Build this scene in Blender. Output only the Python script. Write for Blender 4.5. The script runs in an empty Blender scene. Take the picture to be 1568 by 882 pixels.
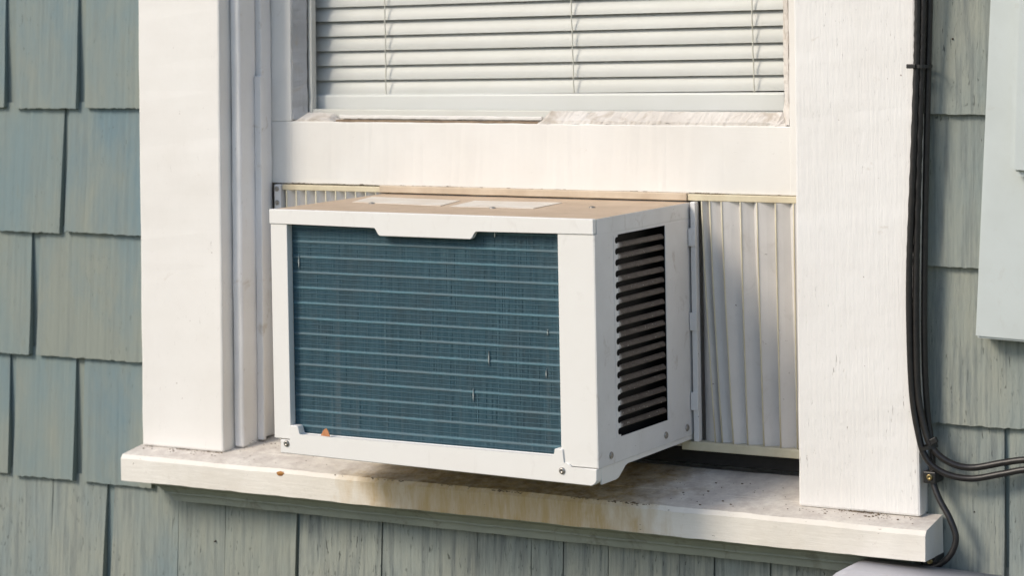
import bpy, bmesh, math, random
from mathutils import Vector, Matrix, noise

random.seed(7)
scn = bpy.context.scene
COL = scn.collection
R = math.radians

# ---------------------------------------------------------------- camera
# metres; x along the wall, y into the house, z up (z = 0 is the top of the air conditioner)
cd = bpy.data.cameras.new('camera')
cam = bpy.data.objects.new('camera', cd)
COL.objects.link(cam)
cd.sensor_width = 36.0
cd.lens = 3781.2 * 36.0 / 1568.0
cd.shift_y = -(441.0 - 54.8) / 1568.0
cd.clip_end = 2000
cd.dof.use_dof = True
cd.dof.focus_distance = 3.05
cd.dof.aperture_fstop = 7.1
YAW, ROLL = 0.5206, 0.0104
fwd = Vector((-math.sin(YAW), math.cos(YAW), 0))
rgt = Vector((math.cos(YAW), math.sin(YAW), 0))
up = Vector((0, 0, 1))
r2 = rgt * math.cos(ROLL) - up * math.sin(ROLL)
u2 = up * math.cos(ROLL) + rgt * math.sin(ROLL)
m = Matrix((r2, u2, -fwd)).transposed().to_4x4()
m.translation = Vector((1.8466, -2.591, 0.2186))
cam.matrix_world = m
scn.camera = cam

# ---------------------------------------------------------------- sky and sun
SUN_EL = R(36)
SUN_X, SUN_Y = -0.68, -1.0            # where the sun stands, seen from above
w = bpy.data.worlds.new('World')
scn.world = w
w.use_nodes = True
wn = w.node_tree.nodes
bg = wn['Background']
sky = wn.new('ShaderNodeTexSky')
sky.sky_type = 'NISHITA'
sky.sun_disc = False
sky.sun_elevation = SUN_EL
sky.sun_rotation = math.atan2(SUN_X, SUN_Y) % (2 * math.pi)
sky.dust_density = 1.3
w.node_tree.links.new(sky.outputs[0], bg.inputs[0])
bg.inputs[1].default_value = 0.15
sl = bpy.data.lights.new('sun', 'SUN')
sl.energy = 2.15
sl.angle = R(17)
sl.color = (1.0, 0.89, 0.745)
sun = bpy.data.objects.new('sun', sl)
COL.objects.link(sun)
h = math.hypot(SUN_X, SUN_Y)
sdir = Vector((-SUN_X / h * math.cos(SUN_EL), -SUN_Y / h * math.cos(SUN_EL), -math.sin(SUN_EL)))
sun.rotation_euler = sdir.to_track_quat('-Z', 'Y').to_euler()
sun.location = (-2, -3, 4)
scn.view_settings.view_transform = 'Standard'
scn.view_settings.look = 'None'
scn.view_settings.gamma = 1.0
scn.view_settings.use_curve_mapping = False
scn.view_settings.exposure = 0.24

# ---------------------------------------------------------------- materials
class NT:
    """small node-tree helper"""
    def __init__(s, name):
        s.m = bpy.data.materials.new(name)
        s.m.use_nodes = True
        s.t = s.m.node_tree
        s.b = s.t.nodes['Principled BSDF']
        s.tc = s.t.nodes.new('ShaderNodeTexCoord')
        s.geo = s.t.nodes.new('ShaderNodeNewGeometry')
        s.oi = s.t.nodes.new('ShaderNodeObjectInfo')
    def link(s, a, b):
        s.t.links.new(a, b)
    def pos(s, scale=(1, 1, 1), rand=0.0):
        n = s.t.nodes.new('ShaderNodeMapping')
        n.inputs['Scale'].default_value = scale
        s.link(s.geo.outputs['Position'], n.inputs['Vector'])
        if rand:
            mu = s.t.nodes.new('ShaderNodeMath'); mu.operation = 'MULTIPLY'
            s.link(s.oi.outputs['Random'], mu.inputs[0]); mu.inputs[1].default_value = rand
            cx = s.t.nodes.new('ShaderNodeCombineXYZ')
            for i in range(3): s.link(mu.outputs[0], cx.inputs[i])
            s.link(cx.outputs[0], n.inputs['Location'])
        return n.outputs[0]
    def noise(s, scale, size=1.0, detail=4, rough=0.55, rand=0.0, dist=0.0):
        n = s.t.nodes.new('ShaderNodeTexNoise')
        n.inputs['Scale'].default_value = size
        n.inputs['Detail'].default_value = detail
        n.inputs['Roughness'].default_value = rough
        n.inputs['Distortion'].default_value = dist
        s.link(s.pos(scale, rand), n.inputs['Vector'])
        return n.outputs['Fac']
    def ramp(s, fac, stops):
        n = s.t.nodes.new('ShaderNodeValToRGB')
        e = n.color_ramp.elements
        while len(e) < len(stops): e.new(0.5)
        for el, (p, c) in zip(e, stops):
            el.position = p
            el.color = (c, c, c, 1) if isinstance(c, (int, float)) else (*c, 1)
        s.link(fac, n.inputs[0])
        return n.outputs[0]
    def mix(s, fac, a, b, mode='MIX'):
        n = s.t.nodes.new('ShaderNodeMix'); n.data_type = 'RGBA'; n.blend_type = mode
        for sock, v in ((n.inputs[0], fac), (n.inputs[6], a), (n.inputs[7], b)):
            if isinstance(v, (int, float)): sock.default_value = v
            elif isinstance(v, tuple): sock.default_value = (*v, 1)
            else: s.link(v, sock)
        return n.outputs[2]
    def math(s, op, a, b=None):
        n = s.t.nodes.new('ShaderNodeMath'); n.operation = op
        for i, v in enumerate((a, b)):
            if v is None: continue
            if isinstance(v, (int, float)): n.inputs[i].default_value = v
            else: s.link(v, n.inputs[i])
        return n.outputs[0]
    def voro(s, scale, feature='DISTANCE_TO_EDGE', size=1.0):
        n = s.t.nodes.new('ShaderNodeTexVoronoi'); n.feature = feature
        n.inputs['Scale'].default_value = size
        s.link(s.pos(scale), n.inputs['Vector'])
        return n.outputs['Distance']
    def out(s, color, rough=0.5, bump=None, strength=0.3, dist=0.002, metal=0.0, spec=None):
        for sock, v in ((s.b.inputs['Base Color'], color), (s.b.inputs['Roughness'], rough)):
            if isinstance(v, tuple): sock.default_value = (*v, 1)
            elif isinstance(v, (int, float)): sock.default_value = v
            else: s.link(v, sock)
        s.b.inputs['Metallic'].default_value = metal
        if spec is not None: s.b.inputs['Specular IOR Level'].default_value = spec
        if bump is not None:
            bn = s.t.nodes.new('ShaderNodeBump')
            bn.inputs['Strength'].default_value = strength
            bn.inputs['Distance'].default_value = dist
            s.link(bump, bn.inputs['Height'])
            s.link(bn.outputs[0], s.b.inputs['Normal'])
        return s.m

def wood_paint(name, light, dark, crack=0.5, grain=0.35, stain=(0.42, 0.34, 0.24), stain_at=0.70, axis='z', rough=0.5):
    n = NT(name)
    long = {'z': (1, 1, 0.07), 'x': (0.07, 1, 1)}[axis]
    sc = lambda k: tuple(k * v for v in long)
    big = n.noise((9, 9, 9), detail=5, rough=0.6)
    c = n.mix(n.ramp(big, [(0.35, 0.0), (0.68, 1.0)]), light, dark)
    # weather stains with their own ragged shapes
    st = n.noise((26, 26, 26), detail=8, rough=0.68, dist=0.6)
    c = n.mix(n.math('MULTIPLY', n.ramp(st, [(stain_at - 0.08, 0.0), (stain_at + 0.05, 1.0)]), 0.55), c, stain)
    # hairline cracks and chips along the grain
    cr = n.noise(tuple(v_ * (2.2 if v_ < 100 else 1) for v_ in sc(430)), detail=5, rough=0.65, dist=0.7)
    patch = n.noise((14, 14, 7), detail=3)
    crm = n.math('MULTIPLY', n.ramp(cr, [(0.655, 0.0), (0.70, 1.0)]), n.ramp(patch, [(0.44, 0.0), (0.62, 1.0)]))
    c = n.mix(n.math('MULTIPLY', crm, crack), c, (0.30, 0.27, 0.23))
    sp = n.noise((170, 170, 170), detail=2)
    c = n.mix(n.math('MULTIPLY', n.ramp(sp, [(0.775, 0.0), (0.80, 1.0)]), 0.7), c, (0.20, 0.13, 0.10))
    hgt = n.mix(0.5, n.noise(sc(330), detail=4), n.noise((70, 70, 70), detail=5))
    hgt = n.mix(crm, hgt, (0, 0, 0))
    return n.out(c, n.ramp(big, [(0.3, rough - 0.08), (0.7, rough + 0.12)]), hgt, grain, 0.0016, spec=0.35)

def shingle_paint(name='shingle_paint', worn=0.0):
    n = NT(name)
    rnd = n.oi.outputs['Random']
    a = n.mix(rnd, (0.190, 0.250, 0.250), (0.155, 0.225, 0.250))
    a = n.mix(worn * 0.65, a, (0.270, 0.292, 0.265))
    cloud = n.noise((7, 7, 3), detail=5, rand=30.0, rough=0.65)
    c = n.mix(n.ramp(cloud, [(0.36, 0.0), (0.62, 1.0)]), a, (0.245 + .06 * worn, 0.270 + .05 * worn, 0.235 + .04 * worn))
    streak = n.noise((120, 120, 4.5), detail=6, rough=0.65, rand=30.0)
    c = n.mix(n.ramp(streak, [(0.50 - .05 * worn, 0.0), (0.74 - .10 * worn, 0.28 + .6 * worn)]), c, (0.135, 0.155, 0.155))
    # checks in the paint: short dark dashes along the grain
    fl = n.noise((330, 330, 60), detail=5, rough=0.65, rand=30.0, dist=0.5)
    pa = n.noise((11, 11, 5), detail=3, rand=60.0)
    fm = n.math('MULTIPLY', n.ramp(fl, [(0.63, 0.0), (0.68, 1.0)]), n.ramp(pa, [(0.47 - .12 * worn, 0.0), (0.66 - .12 * worn, 1.0)]))
    c = n.mix(n.math('MULTIPLY', fm, 0.8), c, (0.065, 0.075, 0.075))
    gr = n.mix(0.5, n.noise((230, 230, 7), detail=5, rand=30.0), n.noise((180, 180, 60), detail=5, rough=0.65, rand=30.0))
    gr = n.mix(fm, gr, (0, 0, 0))
    edge = n.noise((60, 60, 25), detail=6, rough=0.7, rand=30.0)
    c = n.mix(n.ramp(edge, [(0.60, 0.0), (0.78, 0.5)]), c, (0.20, 0.21, 0.17))
    return n.out(c, 0.62, gr, 0.35 + .6 * worn, 0.003, spec=0.3)

def metal_paint(name, col, dark, rough=0.38, dirt=0.5, speck=True):
    n = NT(name)
    big = n.noise((14, 14, 14), detail=5, rough=0.6)
    c = n.mix(n.ramp(big, [(0.4, 0.0), (0.75, 1.0)]), col, dark)
    st = n.noise((45, 45, 30), detail=7, rough=0.7, dist=0.8)
    c = n.mix(n.math('MULTIPLY', n.ramp(st, [(0.58, 0.0), (0.72, 1.0)]), dirt), c, (0.33, 0.27, 0.21))
    if speck:
        sp = n.noise((170, 170, 170), detail=3)
        c = n.mix(n.ramp(sp, [(0.72, 0.0), (0.75, 0.8)]), c, (0.13, 0.10, 0.08))
    return n.out(c, n.ramp(big, [(0.3, rough), (0.7, rough + 0.15)]), n.noise((60, 60, 60), detail=3), 0.06, 0.001, spec=0.4)

def simple(name, a, b, rough=0.5, sc=60, metal=0.0, bump=0.1, spec=None):
    n = NT(name)
    f = n.noise((sc, sc, sc), detail=5, rough=0.6)
    return n.out(n.mix(n.ramp(f, [(0.35, 0.0), (0.68, 1.0)]), a, b), rough, f, bump, 0.001, metal, spec)

M = {}
M['casing'] = wood_paint('casing_paint', (0.81, 0.79, 0.755), (0.765, 0.74, 0.70), crack=0.5, grain=0.3, stain_at=0.74)
M['casing_rough'] = wood_paint('weathered_casing_paint', (0.815, 0.80, 0.775), (0.77, 0.75, 0.72), crack=0.8, grain=0.8, stain_at=0.74)
M['stop'] = wood_paint('stop_paint', (0.81, 0.80, 0.79), (0.75, 0.73, 0.71), crack=0.8, grain=0.35, stain_at=0.68)
M['sash'] = wood_paint('sash_paint', (0.765, 0.75, 0.715), (0.72, 0.70, 0.66), crack=0.3, grain=0.2, axis='x', stain_at=0.76)
n_ = NT('sill_paint')
big = n_.noise((7, 7, 7), detail=6, rough=0.65)
c = n_.mix(n_.ramp(big, [(0.38, 0.0), (0.66, 1.0)]), (0.79, 0.755, 0.69), (0.71, 0.665, 0.59))
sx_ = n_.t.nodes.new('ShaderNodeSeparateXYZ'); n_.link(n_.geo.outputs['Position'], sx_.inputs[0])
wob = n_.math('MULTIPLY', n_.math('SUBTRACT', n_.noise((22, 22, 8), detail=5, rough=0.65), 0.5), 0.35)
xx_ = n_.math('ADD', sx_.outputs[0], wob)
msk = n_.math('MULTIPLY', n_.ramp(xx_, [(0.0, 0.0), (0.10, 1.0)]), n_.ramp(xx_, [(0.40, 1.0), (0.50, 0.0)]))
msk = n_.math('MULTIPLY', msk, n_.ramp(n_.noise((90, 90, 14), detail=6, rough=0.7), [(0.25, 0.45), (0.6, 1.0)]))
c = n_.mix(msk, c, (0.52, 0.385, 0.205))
st = n_.noise((70, 90, 90), detail=8, rough=0.75, dist=0.4)
c = n_.mix(n_.ramp(st, [(0.60, 0.0), (0.74, 0.5)]), c, (0.42, 0.35, 0.28))
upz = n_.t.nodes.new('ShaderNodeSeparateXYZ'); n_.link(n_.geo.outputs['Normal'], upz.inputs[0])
soil_shade = n_.math('MULTIPLY', n_.ramp(upz.outputs[2], [(0.6, 0.0), (0.9, 1.0)]), n_.ramp(n_.noise((40, 40, 40), detail=9, rough=0.75), [(0.36, 0.05), (0.62, 0.85)]))
c = n_.mix(soil_shade, c, n_.mix(msk, (0.50, 0.45, 0.41), (0.17, 0.115, 0.06)))          # settled dirt on the upward face; darker below the unit, painting in its shade
ch = n_.noise((130, 260, 260), detail=4, rough=0.6)
c = n_.mix(n_.ramp(ch, [(0.70, 0.0), (0.73, 0.85)]), c, (0.15, 0.11, 0.07))
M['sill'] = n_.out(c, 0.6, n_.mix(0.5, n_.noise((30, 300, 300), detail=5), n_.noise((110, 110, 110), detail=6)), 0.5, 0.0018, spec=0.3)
M['putty'] = wood_paint('glazing_putty', (0.71, 0.68, 0.64), (0.58, 0.54, 0.49), crack=0.9, grain=0.9, axis='x', stain_at=0.60, stain=(0.33, 0.27, 0.2), rough=0.8)
M['putty_grey'] = wood_paint('grey_putty', (0.52, 0.52, 0.52), (0.36, 0.355, 0.35), crack=0.8, grain=0.9, stain_at=0.62, rough=0.8)
M['bare'] = simple('bare_wood', (0.27, 0.20, 0.13), (0.16, 0.11, 0.07), 0.85, 90, bump=0.5)
M['shingle'] = shingle_paint()
M['shingle_worn'] = shingle_paint('worn_shingle_paint', 1.0)
M['shingle_right'] = shingle_paint('combed_shingle_paint', 0.8)
M['shingle_mid'] = shingle_paint('weathered_shingle_paint', 0.55)
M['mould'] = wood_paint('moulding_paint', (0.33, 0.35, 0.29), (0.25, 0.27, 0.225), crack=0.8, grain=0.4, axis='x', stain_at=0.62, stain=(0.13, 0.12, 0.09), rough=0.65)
M['ac'] = metal_paint('enamel', (0.815, 0.80, 0.765), (0.79, 0.77, 0.73), dirt=0.10, speck=False)
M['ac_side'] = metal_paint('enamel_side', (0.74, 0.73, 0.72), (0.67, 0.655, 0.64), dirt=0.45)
M['ac_top'] = metal_paint('dusty_top', (0.56, 0.43, 0.31), (0.47, 0.355, 0.245), rough=0.65, dirt=0.55)
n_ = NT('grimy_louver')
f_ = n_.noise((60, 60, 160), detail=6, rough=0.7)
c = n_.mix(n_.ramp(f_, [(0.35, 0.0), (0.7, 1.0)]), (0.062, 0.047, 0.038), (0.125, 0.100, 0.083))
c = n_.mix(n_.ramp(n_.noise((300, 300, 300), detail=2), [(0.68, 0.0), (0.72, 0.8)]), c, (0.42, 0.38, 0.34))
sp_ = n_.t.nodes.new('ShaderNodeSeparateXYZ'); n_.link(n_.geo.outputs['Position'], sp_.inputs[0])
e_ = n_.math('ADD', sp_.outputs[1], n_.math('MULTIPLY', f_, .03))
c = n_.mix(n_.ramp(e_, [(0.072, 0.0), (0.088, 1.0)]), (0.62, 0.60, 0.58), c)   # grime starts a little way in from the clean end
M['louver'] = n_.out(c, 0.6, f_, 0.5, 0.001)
M['dark'] = simple('black_interior', (0.012, 0.011, 0.010), (0.02, 0.018, 0.016), 0.8)
M['sticker'] = simple('paper_label', (0.76, 0.71, 0.63), (0.66, 0.58, 0.48), 0.55, 25, bump=0.05)
M['screw'] = simple('zinc_screw', (0.42, 0.40, 0.37), (0.25, 0.23, 0.2), 0.4, 200, metal=0.8)
M['brass'] = simple('brass_screw', (0.36, 0.28, 0.13), (0.20, 0.15, 0.07), 0.35, 200, metal=0.9)
M['pleat'] = metal_paint('pleat_plastic', (0.70, 0.675, 0.645), (0.62, 0.60, 0.575), rough=0.5, dirt=0.22)
M['ridge'] = simple('yellowed_plastic', (0.68, 0.63, 0.47), (0.60, 0.54, 0.38), 0.5, 40)
M['rail'] = simple('cream_rail', (0.66, 0.59, 0.42), (0.56, 0.48, 0.33), 0.5, 30)
M['tanrail'] = simple('tan_rail', (0.60, 0.50, 0.38), (0.48, 0.385, 0.28), 0.55, 25)
M['slat'] = simple('blind_slat', (0.66, 0.66, 0.64), (0.62, 0.615, 0.59), 0.42, 12, bump=0.02)
M['blindrail'] = simple('blind_rail', (0.80, 0.80, 0.79), (0.77, 0.77, 0.75), 0.4, 12, bump=0.02)
M['cord'] = simple('blind_cord', (0.70, 0.69, 0.62), (0.6, 0.58, 0.5), 0.8, 100)
M['cable'] = simple('black_cable', (0.012, 0.011, 0.011), (0.022, 0.019, 0.017), 0.38, 120, bump=0.25)
M['tie'] = simple('black_nylon', (0.010, 0.010, 0.010), (0.016, 0.016, 0.016), 0.45, 90)
M['box'] = metal_paint('pale_box', (0.54, 0.585, 0.575), (0.50, 0.54, 0.525), rough=0.5, dirt=0.14, speck=False)
M['nail'] = simple('rusty_nail', (0.05, 0.04, 0.03), (0.10, 0.06, 0.03), 0.8, 300)
M['gbox'] = metal_paint('grey_box', (0.42, 0.42, 0.45), (0.37, 0.37, 0.40), rough=0.5, dirt=0.25, speck=True)
M['leaf'] = simple('dry_leaf', (0.62, 0.29, 0.14), (0.5, 0.2, 0.08), 0.7, 150, bump=0.3)
M['rust'] = simple('rusty_leaf', (0.42, 0.20, 0.05), (0.28, 0.12, 0.03), 0.8, 200, bump=0.4)
M['crumb'] = simple('dirt_crumb', (0.20, 0.15, 0.10), (0.10, 0.075, 0.05), 0.9, 200)
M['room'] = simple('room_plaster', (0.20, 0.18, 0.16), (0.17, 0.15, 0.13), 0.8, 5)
M['ground'] = simple('dry_ground', (0.15, 0.12, 0.06), (0.08, 0.10, 0.035), 0.95, 2.5, bump=0.4)

# teal enamelled condenser fins, with dusty vertical streaks
n = NT('coil_fin')
v = n.noise((420, 1, 9), detail=5, rough=0.7)
v2 = n.noise((30, 1, 22), detail=5, rough=0.6)
c = n.mix(n.ramp(v, [(0.38, 0.0), (0.66, 1.0)]), (0.070, 0.165, 0.215), (0.135, 0.245, 0.295))
c = n.mix(n.ramp(v2, [(0.48, 0.0), (0.74, 0.5)]), c, (0.115, 0.145, 0.155))
v3 = n.noise((9, 1, 6), detail=5, rough=0.65)
c = n.mix(n.ramp(v3, [(0.5, 0.0), (0.72, 0.4)]), c, (0.100, 0.120, 0.130))
v4 = n.noise((240, 1, 34), detail=3, rough=0.6)
c = n.mix(n.ramp(v4, [(0.66, 0.0), (0.74, 0.6)]), c, (0.30, 0.37, 0.39))
v5 = n.noise((60, 1, 1.2), detail=3, rough=0.6)          # dust drawn down in narrow columns
c = n.mix(n.ramp(v5, [(0.60, 0.0), (0.70, 0.5)]), c, (0.22, 0.27, 0.29))
M['fin'] = n.out(c, 0.5, v, 0.2, 0.001, metal=0.1)
n = NT('coil_rib')
v = n.noise((300, 1, 30), detail=4, rough=0.7)
c = n.mix(n.ramp(v, [(0.35, 0.0), (0.7, 1.0)]), (0.045, 0.130, 0.170), (0.080, 0.172, 0.205))
wear = n.noise((13, 1, 90), detail=4, rough=0.6)          # worn and dusty stretches along each fold
c = n.mix(n.ramp(wear, [(0.42, 0.0), (0.56, 1.0)]), c, (0.075, 0.130, 0.155))
M['rib'] = n.out(c, 0.5, v, 0.3, 0.001, metal=0.05)
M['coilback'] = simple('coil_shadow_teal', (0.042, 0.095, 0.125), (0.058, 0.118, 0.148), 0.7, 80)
M['bright'] = simple('bare_aluminium', (0.62, 0.68, 0.68), (0.45, 0.5, 0.5), 0.35, 200, metal=0.6)

# thin window glass
g = bpy.data.materials.new('window_glass')
g.use_nodes = True
t = g.node_tree
for nd in list(t.nodes): t.nodes.remove(nd)
o_ = t.nodes.new('ShaderNodeOutputMaterial'); tr = t.nodes.new('ShaderNodeBsdfTransparent')
gl = t.nodes.new('ShaderNodeBsdfGlossy'); fr = t.nodes.new('ShaderNodeFresnel'); mx = t.nodes.new('ShaderNodeMixShader')
gl.inputs['Roughness'].default_value = 0.02
tr.inputs[0].default_value = (0.985, 0.99, 0.985, 1)
gg = t.nodes.new('ShaderNodeNewGeometry'); mr = t.nodes.new('ShaderNodeMapRange')   # same reflectance from both faces of the pane
mr.inputs[3].default_value = 1.5; mr.inputs[4].default_value = 1 / 1.5
t.links.new(gg.outputs['Backfacing'], mr.inputs[0]); t.links.new(mr.outputs[0], fr.inputs[0])
t.links.new(fr.outputs[0], mx.inputs[0]); t.links.new(tr.outputs[0], mx.inputs[1])
t.links.new(gl.outputs[0], mx.inputs[2]); t.links.new(mx.outputs[0], o_.inputs[0])
M['glass'] = g

# ---------------------------------------------------------------- builders
BASE = {}
def thing(name, label, cat, base=(0, 0, 0), group=None, tilt=0.0):
    o = bpy.data.objects.new(name, None)
    COL.objects.link(o)
    b = Vector(base)
    o.location = Matrix.Rotation(tilt, 3, 'X') @ b
    o.rotation_euler = (tilt, 0, 0)
    o.empty_display_size = 0.05
    BASE[o.name] = b
    tag(o, label, cat, group)
    return o
def tag(o, label, cat, group=None):
    o['label'] = label; o['category'] = cat
    if group: o['group'] = group
    return o
def root_base(p):
    while p.parent: p = p.parent
    return BASE.get(p.name, Vector((0, 0, 0)))
def obj(name, bm, mat, parent=None, smooth=False, origin=None):
    """bm in scene coordinates -> one mesh object (vertices made relative to the thing's base)"""
    off = root_base(parent) if parent else Vector(origin or (0, 0, 0))
    bmesh.ops.recalc_face_normals(bm, faces=bm.faces)
    me = bpy.data.meshes.new(name)
    bm.to_mesh(me); bm.free()
    me.transform(Matrix.Translation(-off))
    me.materials.append(M[mat] if isinstance(mat, str) else mat)
    if smooth:
        me.polygons.foreach_set('use_smooth', [True] * len(me.polygons))
    o = bpy.data.objects.new(name, me)
    COL.objects.link(o)
    if parent: o.parent = parent
    else: o.location = off
    return o
def bx(x0, x1, y0, y1, z0, z1, bev=0.0, seg=2, bm=None):
    b = bmesh.new()
    vs = [b.verts.new((x, y, z)) for x in (x0, x1) for y in (y0, y1) for z in (z0, z1)]
    for q in ((0, 1, 3, 2), (4, 6, 7, 5), (0, 4, 5, 1), (2, 3, 7, 6), (0, 2, 6, 4), (1, 5, 7, 3)):
        b.faces.new([vs[i] for i in q])
    if bev: bmesh.ops.bevel(b, geom=list(b.edges), offset=bev, segments=seg, profile=0.5, affect='EDGES')
    return merge(bm, b) if bm else b
def merge(a, b):
    me = bpy.data.meshes.new('tmp'); b.to_mesh(me); b.free(); a.from_mesh(me); bpy.data.meshes.remove(me)
    return a
def rough(bm, axis, n, amp, freq=25.0, seed=0.0):
    """cut a board along its length and make its faces and edges uneven"""
    co = [v.co[axis] for v in bm.verts]; lo, hi = min(co), max(co)
    nn = Vector((0, 0, 0)); nn[axis] = 1
    for i in range(1, n):
        p = Vector((0, 0, 0)); p[axis] = lo + (hi - lo) * i / n
        bmesh.ops.bisect_plane(bm, geom=list(bm.verts) + list(bm.edges) + list(bm.faces), plane_co=p, plane_no=nn)
    for v in bm.verts:
        d = noise.noise_vector(v.co * freq + Vector((seed, seed * 2, 3))) + 0.6 * noise.noise_vector(v.co * freq * 4.1 + Vector((seed, 1, 3)))
        v.co += d * amp
    return bm
def prism(pts, axis, a, b, bev=0.0, seg=1):
    """2D outline pushed along an axis. axis 'y': pts are (x,z); 'x': pts are (y,z); 'z': (x,y)"""
    bm = bmesh.new()
    def P(p, t): return {'y': (p[0], t, p[1]), 'x': (t, p[0], p[1]), 'z': (p[0], p[1], t)}[axis]
    f = [bm.verts.new(P(p, a)) for p in pts]; k = [bm.verts.new(P(p, b)) for p in pts]
    bm.faces.new(f); bm.faces.new(k[::-1])
    for i in range(len(pts)):
        j = (i + 1) % len(pts); bm.faces.new((f[i], k[i], k[j], f[j]))
    if bev: bmesh.ops.bevel(bm, geom=list(bm.edges), offset=bev, segments=seg, affect='EDGES')
    return bm
def spline(pts, n=8):
    """Catmull-Rom through the points"""
    P = [Vector(p) for p in pts]; P = [2 * P[0] - P[1]] + P + [2 * P[-1] - P[-2]]
    out = []
    for i in range(1, len(P) - 2):
        for k in range(n):
            s = k / n; a, b, c, d = P[i - 1:i + 3]
            out.append(0.5 * ((2 * b) + (c - a) * s + (2 * a - 5 * b + 4 * c - d) * s * s + (3 * b - a - 3 * c + d) * s ** 3))
    out.append(P[-2]); return out
def tube(path, r, sides=10, bm=None, twist=0.0, lobes=2, amp=0.0):
    bm = bm or bmesh.new()
    rings = []; s = 0.0; ref = Vector((0.3, -0.9, 0.1)).normalized()
    for i, p in enumerate(path):
        tn = (path[min(i + 1, len(path) - 1)] - path[max(i - 1, 0)]).normalized()
        if i: s += (p - path[i - 1]).length
        a = (ref - tn * ref.dot(tn)).normalized(); b = tn.cross(a); ref = a
        ring = []
        for k in range(sides):
            ph = 2 * math.pi * k / sides
            rr = r * (1 + amp * min(1, max(0, (p.z + .12) / .15)) * math.cos(lobes * (ph - s * twist)))
            ring.append(bm.verts.new(p + (a * math.cos(ph) + b * math.sin(ph)) * rr))
        rings.append(ring)
    for A, B in zip(rings, rings[1:]):
        for k in range(sides):
            bm.faces.new((A[k], A[(k + 1) % sides], B[(k + 1) % sides], B[k]))
    bm.faces.new(rings[0][::-1]); bm.faces.new(rings[-1])
    return bm
def dome(c, nrm, r, hgt, sides=14, bm=None):
    """screw head: a low dome with a cross recess rim"""
    bm = bm or bmesh.new()
    nrm = Vector(nrm).normalized(); c = Vector(c)
    a = nrm.orthogonal().normalized(); b = nrm.cross(a)
    prev = None
    for rr, hh in ((1.0, 0.0), (1.0, 0.35), (0.82, 0.75), (0.45, 1.0), (0.36, 0.70)):
        ring = [bm.verts.new(c + (a * math.cos(2 * math.pi * k / sides) + b * math.sin(2 * math.pi * k / sides)) * r * rr + nrm * hgt * hh) for k in range(sides)]
        if prev:
            for k in range(sides): bm.faces.new((prev[k], prev[(k + 1) % sides], ring[(k + 1) % sides], ring[k]))
        prev = ring
    bm.faces.new(prev)
    return bm
def struct(o): o['kind'] = 'structure'; return o

# ---------------------------------------------------------------- ground and room behind the window
bm = bmesh.new()
N = 24
gv = [[bm.verts.new(((i / N - .5) * 400, (j / N - .5) * 400, -1.5)) for j in range(N + 1)] for i in range(N + 1)]
for i in range(N):
    for j in range(N): bm.faces.new((gv[i][j], gv[i + 1][j], gv[i + 1][j + 1], gv[i][j + 1]))
struct(obj('ground', bm, 'ground'))
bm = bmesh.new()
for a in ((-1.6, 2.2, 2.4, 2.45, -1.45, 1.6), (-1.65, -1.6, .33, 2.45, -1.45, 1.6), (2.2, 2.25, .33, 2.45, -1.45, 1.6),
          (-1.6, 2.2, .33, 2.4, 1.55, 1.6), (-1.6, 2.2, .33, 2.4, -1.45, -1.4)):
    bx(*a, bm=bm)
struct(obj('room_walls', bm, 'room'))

# ---------------------------------------------------------------- shingled wall
wall = thing('house_wall', 'grey-green wood shingle wall of the house around the window', 'wall', (0.23, 0.21, -1.5))
bm = bmesh.new()
bx(-1.6, -0.25, .2125, .335, -1.5, 1.6, bm=bm)
bx(0.70, 2.2, .2125, .335, -1.5, 1.6, bm=bm)
bx(-0.25, 0.70, .2125, .40, -1.5, -.398, bm=bm)
bx(-0.25, 0.70, .2125, .335, .86, 1.6, bm=bm)
obj('sheathing', bm, 'shingle', wall)

def shingle(x0, x1, zb, seed, hgt=.19, lean=(0.0, 0.0), fine=True, z_top=None, mat='shingle'):
    """one tapered shingle; lean moves the lower left / lower right corner sideways"""
    nx = max(8, int((x1 - x0) / .0045)) if fine else 4
    nz = 7 if fine else 2
    zt = (z_top if z_top is not None else zb + hgt)
    yoff = noise.noise(Vector((seed * 7.3, 1.7, 0))) * .0022
    cup = noise.noise(Vector((seed * 3.1, 5.7, 0))) * .0025
    slope = noise.noise(Vector((seed * 5.3, 9.1, 0))) * .004
    bm = bmesh.new(); F = []
    for i in range(nx + 1):
        u = i / nx; row = []
        for j in range(nz + 1):
            t = j / nz
            x = x0 + (x1 - x0) * u
            x += (lean[0] * (1 - u) + lean[1] * u) * (1 - t)
            if i in (0, nx): x += noise.noise(Vector((seed, zb + t * 2.3, i))) * .0012
            z = zb + (zt - zb) * t
            y = .2005 + .0085 * (z - zb) / .18 + yoff * (1 - t) + cup * (abs(u - .5) * 2) ** 2 * (1 - t)
            if fine:
                if j == 0:
                    z += noise.noise(Vector((x * 160, seed, 0))) * .0014 + noise.noise(Vector((x * 420, seed, 4))) * .0009 + slope * (u - .5)
                y += noise.noise(Vector((x * 150, z * 5, seed))) * .0007
            row.append(bm.verts.new((x, y, z)))
        F.append(row)
    for i in range(nx):
        for j in range(nz): bm.faces.new((F[i][j], F[i + 1][j], F[i + 1][j + 1], F[i][j + 1]))
    # butt, sides and back
    bk = [[bm.verts.new((c.co.x, .2115, c.co.z)) for c in (F[i][0], F[i][nz])] for i in range(nx + 1)]
    for i in range(nx):
        bm.faces.new((F[i][0], bk[i][0], bk[i + 1][0], F[i + 1][0]))
    for e in (0, nx):
        bm.faces.new([F[e][j] for j in range(nz + 1)] + [bk[e][1], bk[e][0]])
    obj('shingle', bm, mat, wall)

ROWS = {'U2': .483, 'U1': .302, 'A': .121, 'B': -.061, 'C': -.2425, 'D': -.4205, 'E': -.602, 'F': -.784, 'G': -.966}
CL, CR = -.3545, .8085           # outer edges of the casing
sd = 1.0
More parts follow.
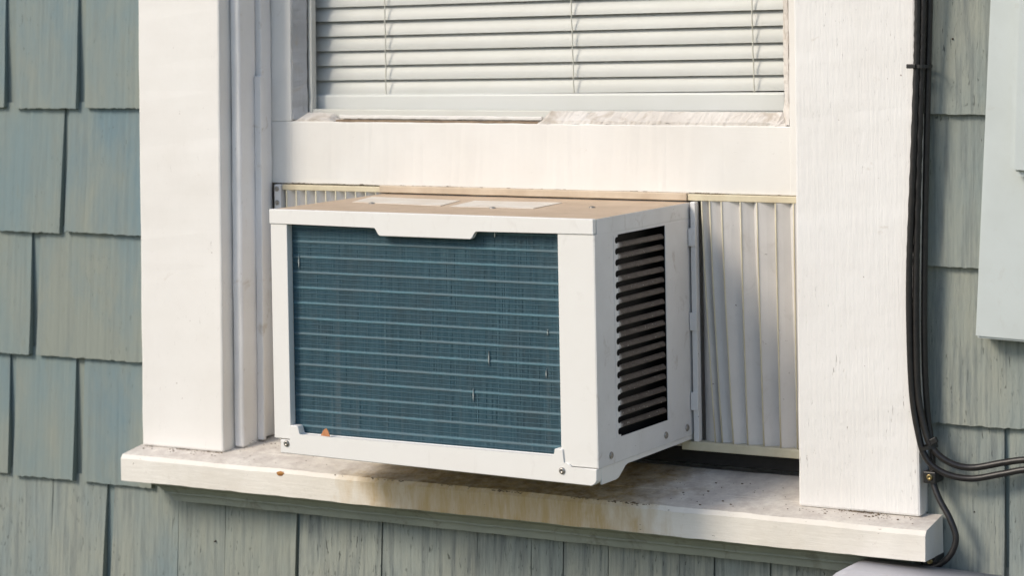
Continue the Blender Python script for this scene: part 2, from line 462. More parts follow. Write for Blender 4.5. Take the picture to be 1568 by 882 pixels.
# the shingles in view, left of the window
LEFT = {'A': [(-.735, -.6215, 0, 0), (-.6010, -.4840, 0, -.001), (-.4690, CL, 0, 0)],
        'B': [(-.640, -.5120, 0, -.006), (-.5030, CL, -.005, 0)],
        'C': [(-.700, -.5765, 0, 0), (-.5600, CL, -.004, 0)],
        'D': [(-.730, -.6205, 0, -.001), (-.6070, -.4945, -.003, -.003), (-.4800, CL, -.001, 0)],
        'U1': [(-.69, -.566, 0, 0), (-.557, -.43, 0, 0), (-.42, CL, 0, 0)]}
RIGHT = {'A': [(CR, 1.02, 0, 0), (1.028, 1.16, 0, 0)], 'B': [(CR, .985, 0, 0), (.992, 1.13, 0, 0)],
         'C': [(CR, 1.005, 0, 0), (1.013, 1.15, 0, 0)], 'D': [(CR, .9025, 0, 0), (.9085, 1.06, 0, 0), (1.067, 1.18, 0, 0)],
         'U1': [(CR, .93, 0, 0), (.938, 1.09, 0, 0)]}
for rows in (LEFT, RIGHT):
    for k, lst in rows.items():
        for x0, x1, l0, l1 in lst:
            sd += 1.37
            zb = ROWS[k] + noise.noise(Vector((sd, 2.2, 8))) * .0025
            if rows is RIGHT and k == 'C': zb -= .004
            shingle(x0, x1, zb, sd, lean=(l0, l1), mat='shingle_right' if rows is RIGHT else 'shingle')
# the course below the sill, close-set
edges = [-.655, -.541, -.439, -.311, -.2285, -.106, .0315, .182, .263, .310, .3755, .477, .5245, .601, .636, .735, .86, .985, 1.06]
gaps = {-.439: .0135, -.106: .0035, .0315: .0015, .310: .0014, .3755: .0014, .5245: .0022, .601: .0016, .86: .006, .985: .006}
for a, b in zip(edges, edges[1:]):
    sd += 1.37
    shingle(a + gaps.get(a, .0005), b - .0003, ROWS['E'] + noise.noise(Vector((sd, 2, 8))) * .003, sd,
            mat='shingle_worn' if -.11 < a < .2 or a > .25 else 'shingle_mid', lean=(-.007 if a == -.439 else 0, -.006 if b == -.106 else (-.007 if b == -.439 else 0)))
# the rest of the wall beyond the picture
def fill(row, xa, xb):
    global sd
    x = xa
    while x < xb - .03:
        wd = random.uniform(.09, .17); x1 = min(x + wd, xb)
        if xb - x1 < .05: x1 = xb
        sd += 1.37
        shingle(x, x1 - random.uniform(.003, .009), ROWS[row] + random.uniform(-.002, .002), sd, fine=False)
        x = x1
for k in ROWS:
    if k in ('F', 'G'): fill(k, -.9, 1.4); continue
    if k == 'E': fill(k, -.9, -.655); fill(k, 1.065, 1.4); continue
    if k in LEFT: fill(k, -.9, LEFT[k][0][0]); fill(k, RIGHT[k][-1][1] + .006, 1.4)
    else: fill(k, -.9, CL); fill(k, CR, 1.4)

# old nails showing in the shingles
for (x, z) in ((.866, -.349), (-.245, -.487), (.845, .21)):
    obj('nail', dome((x, .2085, z), (0, -1, 0), .0014, .006, 8), 'nail', wall)

# ---------------------------------------------------------------- window: casing, stops, sill, sash
win = thing('window', 'white painted wooden sash window with wide casing and sill', 'window', (0.23, .25, -.42))
WT = .78
obj('casing', rough(bx(-.353, -.211, .18, .2125, -.3565, WT, .003), 2, 70, .0006, 14, 1), 'casing', win)
obj('casing', rough(bx(.652, .8075, .18, .2125, -.3565, WT, .003), 2, 70, .0007, 16, 5), 'casing_rough', win)
obj('head_casing', rough(bx(-.37, .825, .176, .2125, WT + .001, WT + .15, .003), 0, 40, .0007, 14, 9), 'casing', win)
# stepped stops in the reveal, left and right
for sgn, xe in ((1, -.211), (-1, .652)):
    def sx(a, b): return (xe + a, xe + b) if sgn > 0 else (xe - b, xe - a)
    obj('jamb', rough(bx(*sx(-.022, .0005), .2127, .40, -.36, .86, .0015), 2, 30, .0004, 20, 3), 'stop', win)
    e1, e2 = (.0175, .0255) if sgn > 0 else (.003, .004)
    obj('stop', rough(bx(*sx(.001, e1), .203, .243, -.352, .86, .004, 3), 2, 60, .0007, 20, 7 * sgn), 'stop', win)
    obj('stop', rough(bx(*sx(.001, e2), .2435, .2685, -.342, .86, .002), 2, 60, .0007, 20, 11 * sgn), 'stop', win)
    if sgn > 0:
        obj('stop', rough(bx(-.1932, -.1822, .2365, .2434, -.345, .166, .0012), 2, 40, .0006, 20, 2), 'stop', win)
# sill: sloping board with horns
bm = prism([(.139, -.3995), (.1385, -.369), (.1425, -.3635), (.1985, -.3545), (.1985, -.3995)], 'x', -.3585, .829)
sharp = [e for e in bm.edges if e.calc_face_angle(0) > .5]
bmesh.ops.bevel(bm, geom=sharp, offset=.0028, segments=3, profile=.5, affect='EDGES')
merge(bm, prism([(.1965, -.397), (.1965, -.35455), (.285, -.3405), (.285, -.397)], 'x', -.2105, .6515))
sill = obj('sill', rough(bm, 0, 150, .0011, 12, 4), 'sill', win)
# bed moulding under the sill
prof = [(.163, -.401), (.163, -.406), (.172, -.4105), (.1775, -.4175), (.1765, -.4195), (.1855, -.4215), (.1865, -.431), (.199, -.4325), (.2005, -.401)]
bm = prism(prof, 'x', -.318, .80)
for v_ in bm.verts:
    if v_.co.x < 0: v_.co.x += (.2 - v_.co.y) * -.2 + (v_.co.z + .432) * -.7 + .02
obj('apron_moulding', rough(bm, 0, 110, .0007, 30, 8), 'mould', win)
# inner stool the unit stands on, and the head of the opening
obj('stool', bx(-.211, .652, .41, .56, -.385, -.3165, .002), 'stop', win)
obj('head_jamb', bx(-.233, .674, .2127, .40, .8605, .88, .002), 'stop', win)
# sash
sash = obj('sash', rough(bx(-.1865, .6275, .27, .305, .0145, .1015, .0012), 0, 130, .00055, 35, 6), 'sash', win)
obj('stile', rough(bx(-.1885, -.153, .2695, .3045, .1018, .80, .0012), 2, 50, .0004, 20, 2), 'sash', sash)
obj('stile', rough(bx(-.1885, -.1535, .2693, .3045, .0142, .1016, .0012), 2, 8, .0003, 20, 2), 'sash', sash)
obj('stile', rough(bx(.6065, .6295, .2692, .3045, .0142, .80, .0012), 2, 60, .0004, 20, 3), 'sash', sash)
obj('top_rail', bx(-.153, .6065, .2698, .3045, .75, .80, .0012), 'sash', sash)
obj('parting_rail', bx(-.19, .63, .31, .345, .78, .8604, .001), 'sash', sash)
obj('pane', bx(-.16, .613, .2905, .2935, .095, .755), 'glass', sash)
# inner lip of the sash behind the glass
obj('inner_bead', bx(-.1400, -.1335, .2937, .3045, .1017, .7498, .001), 'sash', sash)
obj('inner_bead', bx(.5965, .6065, .2937, .3045, .1017, .7498, .001), 'sash', sash)
obj('inner_bead', bx(-.1333, .5963, .2937, .3045, .1017, .1185, .0015), 'sash', sash)
# putty: bevelled beads, old and broken
def putty(a, b, axis, big, seed, amp=.0012, flip=1, mat='putty'):
    if axis == 'x':
        bm = prism([(.2715, .1008), (.2718, .1022 + big * .25), (.2895, .1035 + big), (.2903, .1008)], 'x', a, b)
        rough(bm, 0, max(6, int((b - a) / .004)), amp, 60, seed)
        for v_ in bm.verts:                       # ends crumble away
            e = min(v_.co.x - a, b - v_.co.x) + .006 * noise.noise(v_.co * 130)
            if e < .012 and v_.co.z > .1012: v_.co.z = .1012 + (v_.co.z - .1012) * max(.25, e / .012)
    else:
        x = big
        bm = prism([(x, .2715), (x + flip * .002, .2715), (x + flip * .0145, .2895), (x + flip * .0145, .2903), (x, .2903)], 'z', a, b)
        rough(bm, 2, int((b - a) / .005), amp, 60, seed)
    obj('putty', bm, mat, sash)
putty(.104, .748, 'z', -.1535, 3, mat='putty_grey')
putty(.104, .748, 'z', .6052, 8, .0015, -1)
putty(-.152, -.083, 'x', .010, 1)
putty(.242, .60, 'x', .0145, 5, .0017)
obj('bare_wood_strip', rough(bx(-.0825, .2415, .2765, .2903, .1012, .1043, .0006), 0, 70, .0007, 90, 2), 'bare', sash)
obj('putty', rough(bx(-.0825, .2415, .285, .2904, .1055, .1105, .001), 0, 70, .0006, 90, 12), 'sash', sash)

# ---------------------------------------------------------------- blind
bl = thing('window_blind', 'white horizontal slat blind hanging closed behind the glass', 'blind', (0.2, .33, .12))
PITCH = .0208
def slat_mesh():
    bm = bmesh.new(); prof_ = []
    for k in range(7):
        s = (k / 6 - .5) * .0219
        prof_.append((s, .0016 * (1 - (2 * s / .0219) ** 2)))
    a = R(71)
    rows = []
    for x in [-.3775 + .755 * i / 10 for i in range(11)]:
        # lower edge outwards (towards -y), rounded face out
        rows.append([bm.verts.new((x, -math.cos(a) * -s - math.sin(a) * q, math.sin(a) * s + math.cos(a) * q * .6)) for s, q in prof_])
    for A, B in zip(rows, rows[1:]):
        for k in range(6): bm.faces.new((A[k], A[k + 1], B[k + 1], B[k]))
    return bm
proto = obj('slat', slat_mesh(), 'slat', None, smooth=True)
proto.parent = bl
k = 0
while .1515 + PITCH * k < .72:
    s = proto if k == 0 else proto.copy()
    if k: COL.objects.link(s); s.parent = bl
    z = .1515 + PITCH * k
    s.location = Vector((.2045, .322, z)) - BASE[bl.name]
    s.rotation_euler = (random.uniform(-.06, .06), -.011 + random.uniform(-.0008, .0008), 0)
    k += 1
bm = bx(-.173, .583, .312, .332, .1150, .1408, .003, 3)
bmesh.ops.rotate(bm, verts=bm.verts, cent=(.2, .322, .127), matrix=Matrix.Rotation(-.007, 3, 'Y'))
obj('bottom_rail', bm, 'blindrail', bl)
obj('head_rail', bx(-.18, .582, .32, .35, .725, .76, .002), 'slat', bl)
for i, x in enumerate((-.0255, .2735, .5395)):
    pth = [Vector((x + .003 * math.sin(z * 9 + i),   .3135 + .0006 * math.sin(z * 150), z)) for z in [.128 + .6 * q / 90 for q in range(91)]]
    obj('ladder_cord', tube(pth, .0009, 6), 'cord', bl)

# ---------------------------------------------------------------- air conditioner
W_, D_, TILT = .47, .266, .0145
ac = thing('air_conditioner', 'boxy white window air conditioner with teal fins sticking out over the sill', 'air conditioner', (.235, .30, -.3185), tilt=TILT)
obj('top_panel', rough(bx(.001, W_ - .0012, .002, D_, -.006, -.0006, .0012), 0, 12, .0003, 12), 'ac_top', ac)
hdr = [(0, -.0002), (W_, -.0002), (W_, -.0185), (.3075, -.0188), (.3045, -.0215), (.3025, -.0275), (.2995, -.0295), (.168, -.0295), (.165, -.0275), (.163, -.0215), (.1605, -.0188), (0, -.0188)]
obj('front_header', prism(hdr, 'y', -.0012, .006, .0007), 'ac', ac)
obj('front_post', bx(.0008, .0262, .0004, .012, -.2945, -.0189, .0008), 'ac', ac)
obj('front_post', bx(.4205, W_ - .0003, .0004, .012, -.2975, -.0189, .0008), 'ac', ac)
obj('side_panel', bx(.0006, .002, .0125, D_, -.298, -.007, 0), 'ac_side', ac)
# slotted side panel
NS, P0, PS, RS = 18, -.0305, .01362, .0040
YA, YB = .0535, .1895
bm = bmesh.new()
def quad(a, b, c, d): bm.faces.new([bm.verts.new((W_, p[0], p[1])) for p in (a, b, c, d)])
ztop, zbot = P0 + PS / 2, P0 - PS * (NS - .5)
quad((.0008, -.0190), (D_, -.0190), (D_, ztop), (.0008, ztop))
quad((.0066, -.0007), (D_, -.0007), (D_, -.0190), (.0066, -.0190))
quad((.0008, zbot), (D_, zbot), (D_, -.298), (.0008, -.298))
quad((YB, zbot), (D_, zbot), (D_, ztop), (YB, ztop))
quad((.0008, zbot), (YA - .004, zbot), (YA - .004, ztop), (.0008, ztop))
for k in range(NS):
    zk = P0 - PS * k
    zs = [-PS / 2, -RS - .0001] + [RS * math.sin(-math.pi / 2 + math.pi * q / 8) for q in range(9)] + [RS + .0001, PS / 2]
    pr = None
    for dz in zs:
        yr = (YA + .0035 - math.sqrt(max(0, RS * RS - dz * dz))) if abs(dz) <= RS else YA + .007
        cur = (bm.verts.new((W_, YA - .004, zk + dz)), bm.verts.new((W_, yr, zk + dz)))
        if pr: bm.faces.new((pr[0], pr[1], cur[1], cur[0]))
        pr = cur
bmesh.ops.remove_doubles(bm, verts=bm.verts, dist=.00005)
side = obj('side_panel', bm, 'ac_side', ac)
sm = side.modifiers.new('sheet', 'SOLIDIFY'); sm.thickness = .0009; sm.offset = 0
# pressed louvers between the slots: each starts flush with the panel and twists inwards
def louver_mesh():
    bm = bmesh.new(); rows = []
    hw0 = (PS - 2 * RS) / 2
    ys = [YA + .0065 + q for q in (0, .002, .005, .009, .014)] + [YA + .02 + (YB - .0005 - YA - .02) * q / 6 for q in range(7)]
    for y in ys:
        t = min(1.0, (y - ys[0]) / .012); t = t * t * (3 - 2 * t)
        a = R(34) * t; hw = hw0 * (1 + .32 * t)
        ring = []
        for s, q in ((-1, -.0003), (-.8, .0010), (0, .0016), (.8, .0010), (1, -.0003), (0, -.0006)):
            ring.append(bm.verts.new((math.cos(a) * q - math.sin(a) * (s + 1) * hw - .0004 - .001 * t, y, s * hw * math.cos(a) + math.sin(a) * q)))
        rows.append(ring)
    for A, B in zip(rows, rows[1:]):
        for q in range(6): bm.faces.new((A[q], A[(q + 1) % 6], B[(q + 1) % 6], B[q]))
    bm.faces.new(rows[0]); bm.faces.new(rows[-1][::-1])
    return bm
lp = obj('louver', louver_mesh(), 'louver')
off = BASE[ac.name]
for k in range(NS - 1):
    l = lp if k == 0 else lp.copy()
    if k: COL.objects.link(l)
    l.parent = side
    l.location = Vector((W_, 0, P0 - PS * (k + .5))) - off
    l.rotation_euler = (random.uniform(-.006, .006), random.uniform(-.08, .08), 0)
obj('dark_lining', bx(.05, W_ - .03, .06, .25, -.294, -.01), 'dark', ac)
obj('rear_housing', bx(.004, W_ - .004, D_ + .0005, .52, -.3165, .0, .004), 'ac', ac)
# base pan: front strip with raised tabs, chamfered side lip, bottom plate
fr_ = [(.011, -.296), (.0268, -.296), (.0268, -.2765), (.0375, -.2765), (.0395, -.2785), (.0400, -.2868), (.0425, -.2878), (.409, -.2878), (.4118, -.2865), (.4120, -.2785), (.4140, -.2775),
       (.4238, -.2775), (.4238, -.2940), (.4330, -.2945), (.4340, -.2985), (.4695, -.2985), (.4692, -.3120), (.4670, -.3160), (.4620, -.3188), (.011, -.3128)]
bm = prism(fr_, 'y', -.0016, .0105, .0009)
merge(bm, prism([(.0106, -.2983), (.0106, -.3188), (.048, -.3190), (.055, -.3178), (.073, -.3055), (.079, -.3045), (.260, -.3042), (.260, -.2983)], 'x', .4672, .4694, .0004))
merge(bm, prism([(.0106, -.2983), (.0106, -.3128), (.050, -.3128), (.075, -.3042), (.260, -.3042), (.260, -.2983)], 'x', .011, .0132))
merge(bm, bx(.0133, .4671, .0107, .262, -.3040, -.2985))
pan = obj('base_pan', bm, 'ac', ac)
# coil
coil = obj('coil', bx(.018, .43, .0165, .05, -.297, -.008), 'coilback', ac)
k = 0
rp = None
while -.0225 - .0197 * k > -.293:
    z = -.0225 - .0197 * k
    if rp is None:
        bm = bmesh.new()
        pr = [(.0166, .0034), (.0138, .0024), (.0124, .0008), (.0122, -.0004), (.0130, -.0016), (.0166, -.0024)]
        rows = [[bm.verts.new((x, a, b)) for a, b in pr] for x in [.019 + .41 * q / 6 for q in range(7)]]
        for A, B in zip(rows, rows[1:]):
            for q in range(5): bm.faces.new((A[q], A[q + 1], B[q + 1], B[q]))
        rp = obj('coil_rib', bm, 'rib'); r_ = rp
    else:
        r_ = rp.copy(); COL.objects.link(r_)
    r_.parent = coil
    r_.location = Vector((0, 0, z)) - off
    k += 1
bm = bmesh.new()
x = .0195
while x < .4295:
    d = .0130 + random.uniform(-.0002, .0003)
    lean = random.uniform(-.0005, .0005)
    vs = []
    zz = [-.296 + .287 * q / 6 for q in range(7)]
    for z in zz:
        jx = random.uniform(-.00022, .00022)
        vs.append([bm.verts.new((x + jx + lean + .0002, .0166, z)), bm.verts.new((x + jx, d, z)), bm.verts.new((x + jx + .00055, d, z)), bm.verts.new((x + jx + .0008, .0166, z))])
    for A, B in zip(vs, vs[1:]):
        for q in range(3): bm.faces.new((A[q], A[q + 1], B[q + 1], B[q]))
    x += .00165 * random.uniform(.92, 1.08)
fins = obj('fins', bm, 'fin', coil); fins['kind'] = 'stuff'
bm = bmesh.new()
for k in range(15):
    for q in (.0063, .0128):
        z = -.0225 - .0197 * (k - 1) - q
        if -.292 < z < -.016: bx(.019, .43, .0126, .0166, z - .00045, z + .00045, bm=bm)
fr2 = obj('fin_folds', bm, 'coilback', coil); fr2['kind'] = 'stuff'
for (x, z, hh) in ((.3155, -.176, .010), (.2925, -.2225, .009), (.3955, -.19, .006), (.036, -.068, .009), (.3985, -.14, .004), (.327, -.024, .004)):
    obj('bent_fin', prism([(x - .0008, z), (x, z - hh), (x + .0009, z - .001), (x + .0003, z + hh)], 'y', .0108, .0128, .0002), 'bright', coil)
# screws
for c in ((.021, -.0016, -.3000), (.4225, -.0016, -.3035)):
    obj('screw', dome(c, (0, -1, 0), .0042, .0025), 'screw', ac, True)
for c in ((W_ + .0004, .0335, -.2872), (W_ + .0004, .182, -.2868), (W_ + .0004, .243, -.287)):
    obj('screw', dome(c, (1, 0, 0), .0044, .0024), 'screw', ac, True)
for c in ((.080, .117, -.0006), (.271, .103, -.0006), (.388, .151, -.0006)):
    obj('screw', dome(c, (0, 0, 1), .0042, .0020), 'screw', ac, True)
obj('label', prism([(.042, .129), (.019, .211), (.169, .193), (.189, .111)], 'z', -.0005, .0002), 'sticker', ac)
obj('label', prism([(.206, .106), (.190, .196), (.317, .203), (.325, .112)], 'z', -.0005, .0002), 'sticker', ac)
# mounting frame in the window opening
obj('top_rail', rough(bx(-.002, .466, .262, .2745, .0015, .0110, .001), 0, 40, .0003, 30), 'tanrail', ac)
obj('top_rail', bx(.4665, .64, .264, .2745, .0015, .0098, .0008), 'rail', ac)
obj('top_rail', bx(-.166, -.0025, .264, .2745, .0015, .0090, .0008), 'rail', ac)
obj('bottom_rail', bx(.455, .645, .258, .2755, -.3185, -.3070, .0012), 'ridge', ac)
obj('bottom_rail', bx(-.166, .015, .258, .2755, -.3185, -.3070, .0012), 'ridge', ac)
obj('gap_shade_strip', bx(-.166, .645, .2770, .300, -.3395, -.3190, .002), 'dark', ac)  # added black strip stands in for the deep shade under the rail
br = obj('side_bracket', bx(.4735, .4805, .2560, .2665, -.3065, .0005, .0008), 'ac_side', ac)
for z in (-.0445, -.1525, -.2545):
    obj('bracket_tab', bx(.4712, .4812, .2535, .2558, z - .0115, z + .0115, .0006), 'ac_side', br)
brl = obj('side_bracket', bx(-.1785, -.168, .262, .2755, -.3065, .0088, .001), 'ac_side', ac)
for z in (.003, -.0165):
    obj('bracket_screw', dome((-.1735, .2618, z), (0, -1, 0), .0036, .0022), 'screw', brl, True)
# accordion curtains: every pleat panel a sheet of its own
def curtain(top, bot, yv, z1, z0, name='accordion_panel'):
    base = obj(name, bx(min(top[0], top[-1]), max(top[0], top[-1]), .2795, .2805, z0, z1), 'pleat', ac)
    for i in range(len(top) - 1):
        bm = bmesh.new(); L = []
        for j in range(7):
            t = j / 6; z = z1 + (z0 - z1) * t
            e = t ** 1.3
            xa = top[i] + (bot[i] - top[i]) * e; xb = top[i + 1] + (bot[i + 1] - top[i + 1]) * e
            xm = (xa + xb) / 2; ym = (yv[i] + yv[i + 1]) / 2 - .0005
            L.append([bm.verts.new(p) for p in ((xa, yv[i], z), (xm, ym, z), (xb, yv[i + 1], z))])
        for A, B in zip(L, L[1:]):
            for q in (0, 1): bm.faces.new((A[q], A[q + 1], B[q + 1], B[q]))
        obj('pleat', bm, 'pleat', base)
        if yv[i] < .268 and i < len(top) - 1:
            pth = [Vector((top[i] + (bot[i] - top[i]) * (q / 6) ** 1.3, yv[i] - .0002, z1 + (z0 - z1) * q / 6)) for q in range(7)]
            obj('fold_ridge', tube(pth, .0010, 6), 'ridge', base, True)
RT = [.4870, .4975, .5155, .5405, .5635, .5900, .6130, .636]        # ridges, top and bottom
RB = [.5010, .5100, .5270, .5455, .5680, .5920, .6130, .636]
TOP, BOT, YV = [.4812], [.4822], [.2745]
for i_, (a_, b_) in enumerate(zip(RT, RB)):
    TOP.append(a_); BOT.append(b_); YV.append(.2625 + .002 * math.sin(i_ * 2.3))
    if i_ < len(RT) - 1:
        k_ = (.86, .72, .80, .60, .78, .66, .8)[i_]
        TOP.append(a_ + (RT[i_ + 1] - a_) * k_); BOT.append(b_ + (RB[i_ + 1] - b_) * (1.55 - k_) * .9); YV.append(.2735 + .002 * math.cos(i_ * 1.7))
curtain(TOP, BOT, YV, .0014, -.3068)
NL = 21
xs = [-.166 + (.166) * i / (NL - 1) for i in range(NL)]
curtain(xs, xs, [.263 if i % 2 else .2755 for i in range(NL)], .0014, -.3068)

# ---------------------------------------------------------------- bits of leaf and grit
o = obj('leaf_fragment', prism([(.073, -.2865), (.0775, -.279), (.0815, -.2765), (.0845, -.2795), (.0872, -.2868)], 'y', .0035, .0042), 'leaf', None, origin=(.08, .004, -.2868))
tag(o, 'orange scrap of dry leaf caught at the foot of the teal fins', 'leaf scrap')
bm = bmesh.new()
bmesh.ops.create_icosphere(bm, subdivisions=2, radius=1)
for v_ in bm.verts:
    v_.co = Vector((v_.co.x * .0065, v_.co.y * .0016, v_.co.z * .0032)) * (1 + .5 * noise.noise(v_.co * 2.3)) + Vector((-.0855, .1385, -.3685))
o = obj('seed_husk', bm, 'rust', None, origin=(-.0855, .1385, -.3715))
tag(o, 'small rusty brown husk stuck to the sill edge', 'seed husk')
bm = bmesh.new()
def sill_z(y): return -.3635 + (y - .1425) * .0163 / .1 + .0006
spots = []
for q in range(150):
    r0 = random.random()
    if r0 < .35: xx, yy = random.uniform(.655, .81), .1785 - abs(random.gauss(0, .009))
    elif r0 < .55: xx, yy = random.uniform(-.345, -.215), .1785 - abs(random.gauss(0, .007))
    elif r0 < .75: xx, yy = random.uniform(-.20, -.02), random.uniform(.15, .26)
    else: xx, yy = random.uniform(.45, .65), random.uniform(.15, .25)
    s = random.uniform(.0003, .0008) if random.random() < .85 else .0013
    b = bmesh.new(); bmesh.ops.create_icosphere(b, subdivisions=1, radius=s)
    for v_ in b.verts: v_.co = Vector((v_.co.x * random.uniform(.8, 2), v_.co.y, v_.co.z * .6)) + Vector((xx, yy, sill_z(yy)))
    merge(bm, b)
o = obj('grit', bm, 'crumb'); o['kind'] = 'stuff'
tag(o, 'dark dirt crumbs scattered along the top of the sill', 'dirt')

# flaking dirt along the old paint edges
def flakes(parent, n_, pick, mat, smin, smax, name='dirt_flakes'):
    bm = bmesh.new()
    for q in range(n_):
        p, st = pick()
        b = bmesh.new(); bmesh.ops.create_icosphere(b, subdivisions=1, radius=random.uniform(smin, smax))
        for v_ in b.verts:
            v_.co = Vector((v_.co.x * st, v_.co.y * .7, v_.co.z * .7)) * (1 + .5 * noise.noise(v_.co * 900 + Vector((q, 0, 0)))) + Vector(p)
        merge(bm, b)
    o = obj(name, bm, mat, parent); o['kind'] = 'stuff'
def clump(lo, hi, seed):
    while True:
        x = random.uniform(lo, hi)
        if noise.noise(Vector((x * 17, seed, 0))) > random.uniform(-.15, .5): return x
flakes(sill, 260, lambda: ((clump(.0, .50, 2), .1425 + random.gauss(0, .0016), -.3642 + random.gauss(0, .0006)), random.uniform(1, 3)), 'crumb', .0003, .0011)
flakes(sill, 120, lambda: ((clump(-.33, .82, 5), .1395 + random.uniform(0, .002), -.3992), random.uniform(1, 3)), 'crumb', .0003, .0009)
flakes(sill, 90, lambda: ((clump(-.21, -.01, 9), random.uniform(.2, .27), -.3535 + random.uniform(0, .012)), random.uniform(1, 2)), 'crumb', .0003, .0010)
flakes(sash, 150, lambda: ((clump(-.185, .615, 7), .2705, .0146 + random.gauss(0, .0005)), random.uniform(1.5, 6)), 'crumb', .0004, .0010)
flakes(wall, 160, lambda: ((clump(-.30, .75, 11), .2000, -.4328 + random.gauss(0, .0008)), random.uniform(1, 3)), 'crumb', .0003, .0010)
flakes(win, 90, lambda: ((clump(.655, .80, 13), .1792, -.3565 + random.gauss(0, .0006)), random.uniform(1, 3)), 'crumb', .0003, .0008)
flakes(win, 90, lambda: ((clump(-.35, -.212, 15), .1792, -.3565 + random.gauss(0, .0006)), random.uniform(1, 3)), 'crumb', .0003, .0008)

# ---------------------------------------------------------------- boxes on the wall
ub = thing('utility_box', 'pale blue-grey wall box with raised cover beside the black cables', 'utility box', (1.0, .2, -.14))
plate = [(.880, -.139), (1.14, -.148), (1.16, .60), (.922, .60)]
obj('back_plate', prism(plate, 'y', .172, .200, .0025, 2), 'box', ub)
cv = [(.9300, .052), (1.12, .0445), (1.14, .58), (.9525, .58)]
obj('cover', prism(cv, 'y', .145, .1715, .008, 3), 'box', ub)
gb = thing('junction_box', 'grey round-cornered plastic box on the wall under the sill', 'junction box', (.95, .2, -.70))
def rrect(x0, x1, z0, z1, r, nseg=7):
    out = []
    for cx_, cz_, a0 in ((x1 - r, z1 - r, 0), (x0 + r, z1 - r, 90), (x0 + r, z0 + r, 180), (x1 - r, z0 + r, 270)):
        for q in range(nseg + 1):
            a = R(a0 + 90 * q / nseg); out.append((cx_ + r * math.cos(a), cz_ + r * math.sin(a)))
    return out
bm = prism(rrect(.723, 1.16, -.70, -.4065, .030), 'y', .09, .165)
fe = [e for e in bm.edges if all(abs(v_.co.y - .09) < 1e-5 for v_ in e.verts)]
bmesh.ops.bevel(bm, geom=fe, offset=.007, segments=3, affect='EDGES')
bmesh.ops.rotate(bm, verts=bm.verts, cent=(.723, .09, -.41), matrix=Matrix.Rotation(.03, 3, 'Y'))
obj('cover', bm, 'gbox', gb, True)
obj('mount', bx(.76, 1.12, .1655, .2005, -.68, -.425, .002), 'gbox', gb)

# ---------------------------------------------------------------- cables
def cable(name, label, pts, r, twist=0, amp=0.0, sides=12, group='black cables along the casing'):
    pth = spline(pts, 14)
    o = obj(name, tube(pth, r, sides, twist=twist, amp=amp), 'cable', None, True, origin=pts[-1])
    return tag(o, label, 'cable', group)
cable('power_cable', 'lower of two black cables bending away from the window under the pale box',
      [(.824, .176, .62), (.818, .175, .42), (.8135, .174, .256), (.811, .174, .179), (.806, .173, .063), (.8005, .172, -.052), (.7995, .172, -.130), (.802, .172, -.207), (.8085, .172, -.252),
       (.818, .173, -.284), (.8385, .176, -.3005), (.870, .180, -.3055), (.909, .183, -.297), (.940, .184, -.290), (1.0, .186, -.286), (1.12, .188, -.30), (1.3, .189, -.31)], .0039, 260, .10)
cable('power_cable', 'upper of two black cables bending away from the window under the pale box',
      [(.831, .180, .62), (.824, .179, .42), (.8190, .178, .256), (.8160, .178, .179), (.8112, .177, .063), (.8075, .176, -.052), (.8065, .175, -.129), (.8085, .174, -.206), (.8165, .174, -.250),
       (.8265, .174, -.273), (.8465, .176, -.288), (.872, .180, -.2925), (.910, .183, -.284), (.940, .184, -.2785), (1.0, .186, -.274), (1.12, .188, -.285), (1.3, .189, -.295)], .0040, 260, .10)
cable('power_cable', 'black cable looping past the sill end into the grey box',
      [(.836, .188, .62), (.829, .187, .42), (.8240, .186, .256), (.8212, .186, .179), (.8165, .185, .025), (.8140, .184, -.090), (.8140, .183, -.175), (.817, .183, -.236), (.8225, .182, -.275), (.8240, .180, -.310),
       (.8325, .176, -.331), (.8470, .172, -.353), (.8550, .170, -.375), (.8485, .168, -.395), (.8315, .168, -.409), (.807, .168, -.4145), (.775, .168, -.4135), (.752, .168, -.4135), (.740, .172, -.424), (.752, .178, -.445)], .0038)
def ring(c, nrm, rx, ry, wd, th, sides=20):
    bm = bmesh.new(); nrm = Vector(nrm).normalized()
    a = (Vector((1, 0, 0)) - nrm * nrm.x).normalized(); b = nrm.cross(a); c = Vector(c); L = []
    for k in range(sides):
        d = 2 * math.pi * k / sides; ca, sa = math.cos(d), math.sin(d)
        L.append([bm.verts.new(c + a * (rx + q) * ca + b * (ry + q) * sa + nrm * s * wd / 2) for q, s in ((0, -1), (th, -1), (th, 1), (0, 1))])
    for k in range(sides):
        A, B = L[k], L[(k + 1) % sides]
        for q in range(4): bm.faces.new((A[q], A[(q + 1) % 4], B[(q + 1) % 4], B[q]))
    return bm
zt = thing('cable_tie', 'black cable tie with its tail pointing over the casing', 'cable tie', (.8185, .179, .178), 'cable ties on the bundle')
obj('strap', ring((.8165, .180, .178), (.03, 0, 1), .0100, .0115, .0042, .0013), 'tie', zt)
obj('head', bx(.8012, .8125, .1655, .1720, .1755, .1808, .0008), 'tie', zt)
zt = thing('cable_tie', 'black cable tie where the bundled cables start bending', 'cable tie', (.819, .177, -.270), 'cable ties on the bundle')
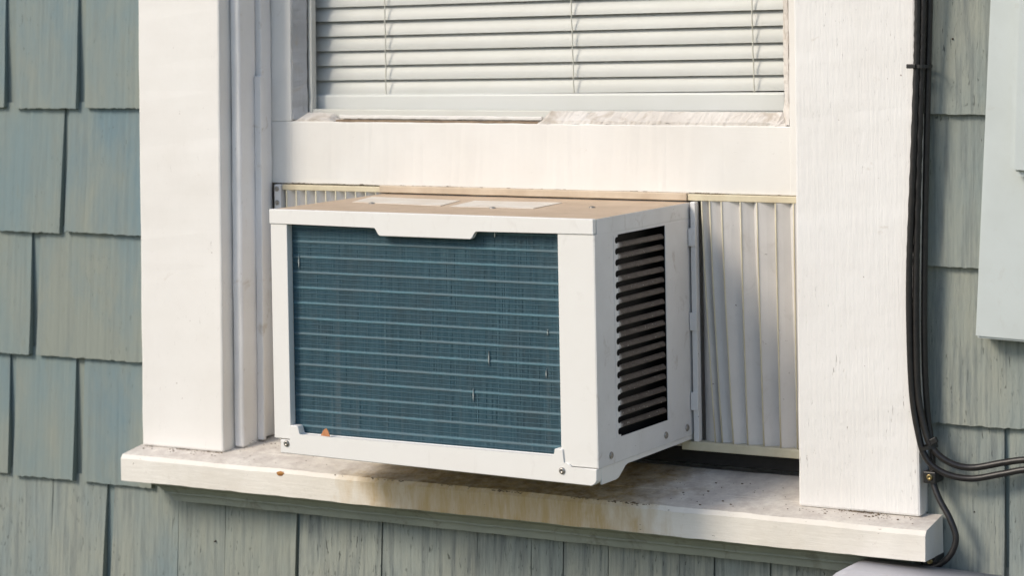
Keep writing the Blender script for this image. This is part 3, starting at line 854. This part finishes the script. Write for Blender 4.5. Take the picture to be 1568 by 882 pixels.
obj('strap', ring((.8195, .1775, -.2715), (.25, .05, -1), .0105, .0095, .0045, .0013), 'tie', zt)
bm = bx(.8265, .8350, .1640, .1695, -.2660, -.2590, .0008)
bmesh.ops.rotate(bm, verts=bm.verts, cent=(.83, .167, -.263), matrix=Matrix.Rotation(-.5, 3, 'Y'))
obj('head', bm, 'tie', zt)
for lab, c, nm in (('black cable clip with brass screw above the sill end', (.8215, .172, -.3065), 0), ('black cable clip with brass screw under the sill end', (.8215, .1700, -.4055), 1)):
    ct = thing('cable_clip', lab, 'cable clip', (c[0], .2, c[2]), 'cable clips by the sill')
    obj('clip_body', bx(c[0] - .0075, c[0] + .0085, c[1] + .0005, .2005, c[2] - .0075, c[2] + .0065, .0015), 'tie', ct)
    obj('screw', dome((c[0] + .001, c[1] + .0005, c[2]), (0, -1, 0), .0040, .0020), 'brass', ct, True)

# ---------------------------------------------------------------- foliage added out of view so the glass mirrors no bright horizon
hd = thing('added_hedge', 'unseen green foliage added to cover the horizon mirrored in the glass', 'added_hedge', (-6.5, -13, -1.5))
rnd = random.Random(3)
bm = bmesh.new()
for q in range(7000):
    u = rnd.uniform(-11, 11); h_ = 2.9 + .5 * noise.noise(Vector((u * .6, 2, 1))) + .25 * noise.noise(Vector((u * 2.1, 5, 1)))
    p = Vector((-6.5 + u, -13 + rnd.uniform(-.6, .6) + .25 * noise.noise(Vector((u, 0, 4))), -1.5 + h_ * rnd.random() ** .8))
    a = Vector((rnd.gauss(0, 1), rnd.gauss(0, 1), rnd.gauss(0, 1))).normalized(); b = a.orthogonal().normalized(); s_ = rnd.uniform(.06, .13)
    bm.faces.new([bm.verts.new(p + v_) for v_ in (a * s_, b * s_ * .5, -a * s_, -b * s_ * .5)])
lf = obj('foliage', bm, simple('hedge_leaf', (0.07, 0.12, 0.03), (0.11, 0.15, 0.045), 0.6, 3), hd); lf['kind'] = 'stuff'
obj('stems', rough(bx(-17, 4, -13.3, -12.7, -1.49, .6, .1), 0, 30, .12, 1.5), 'crumb', hd)
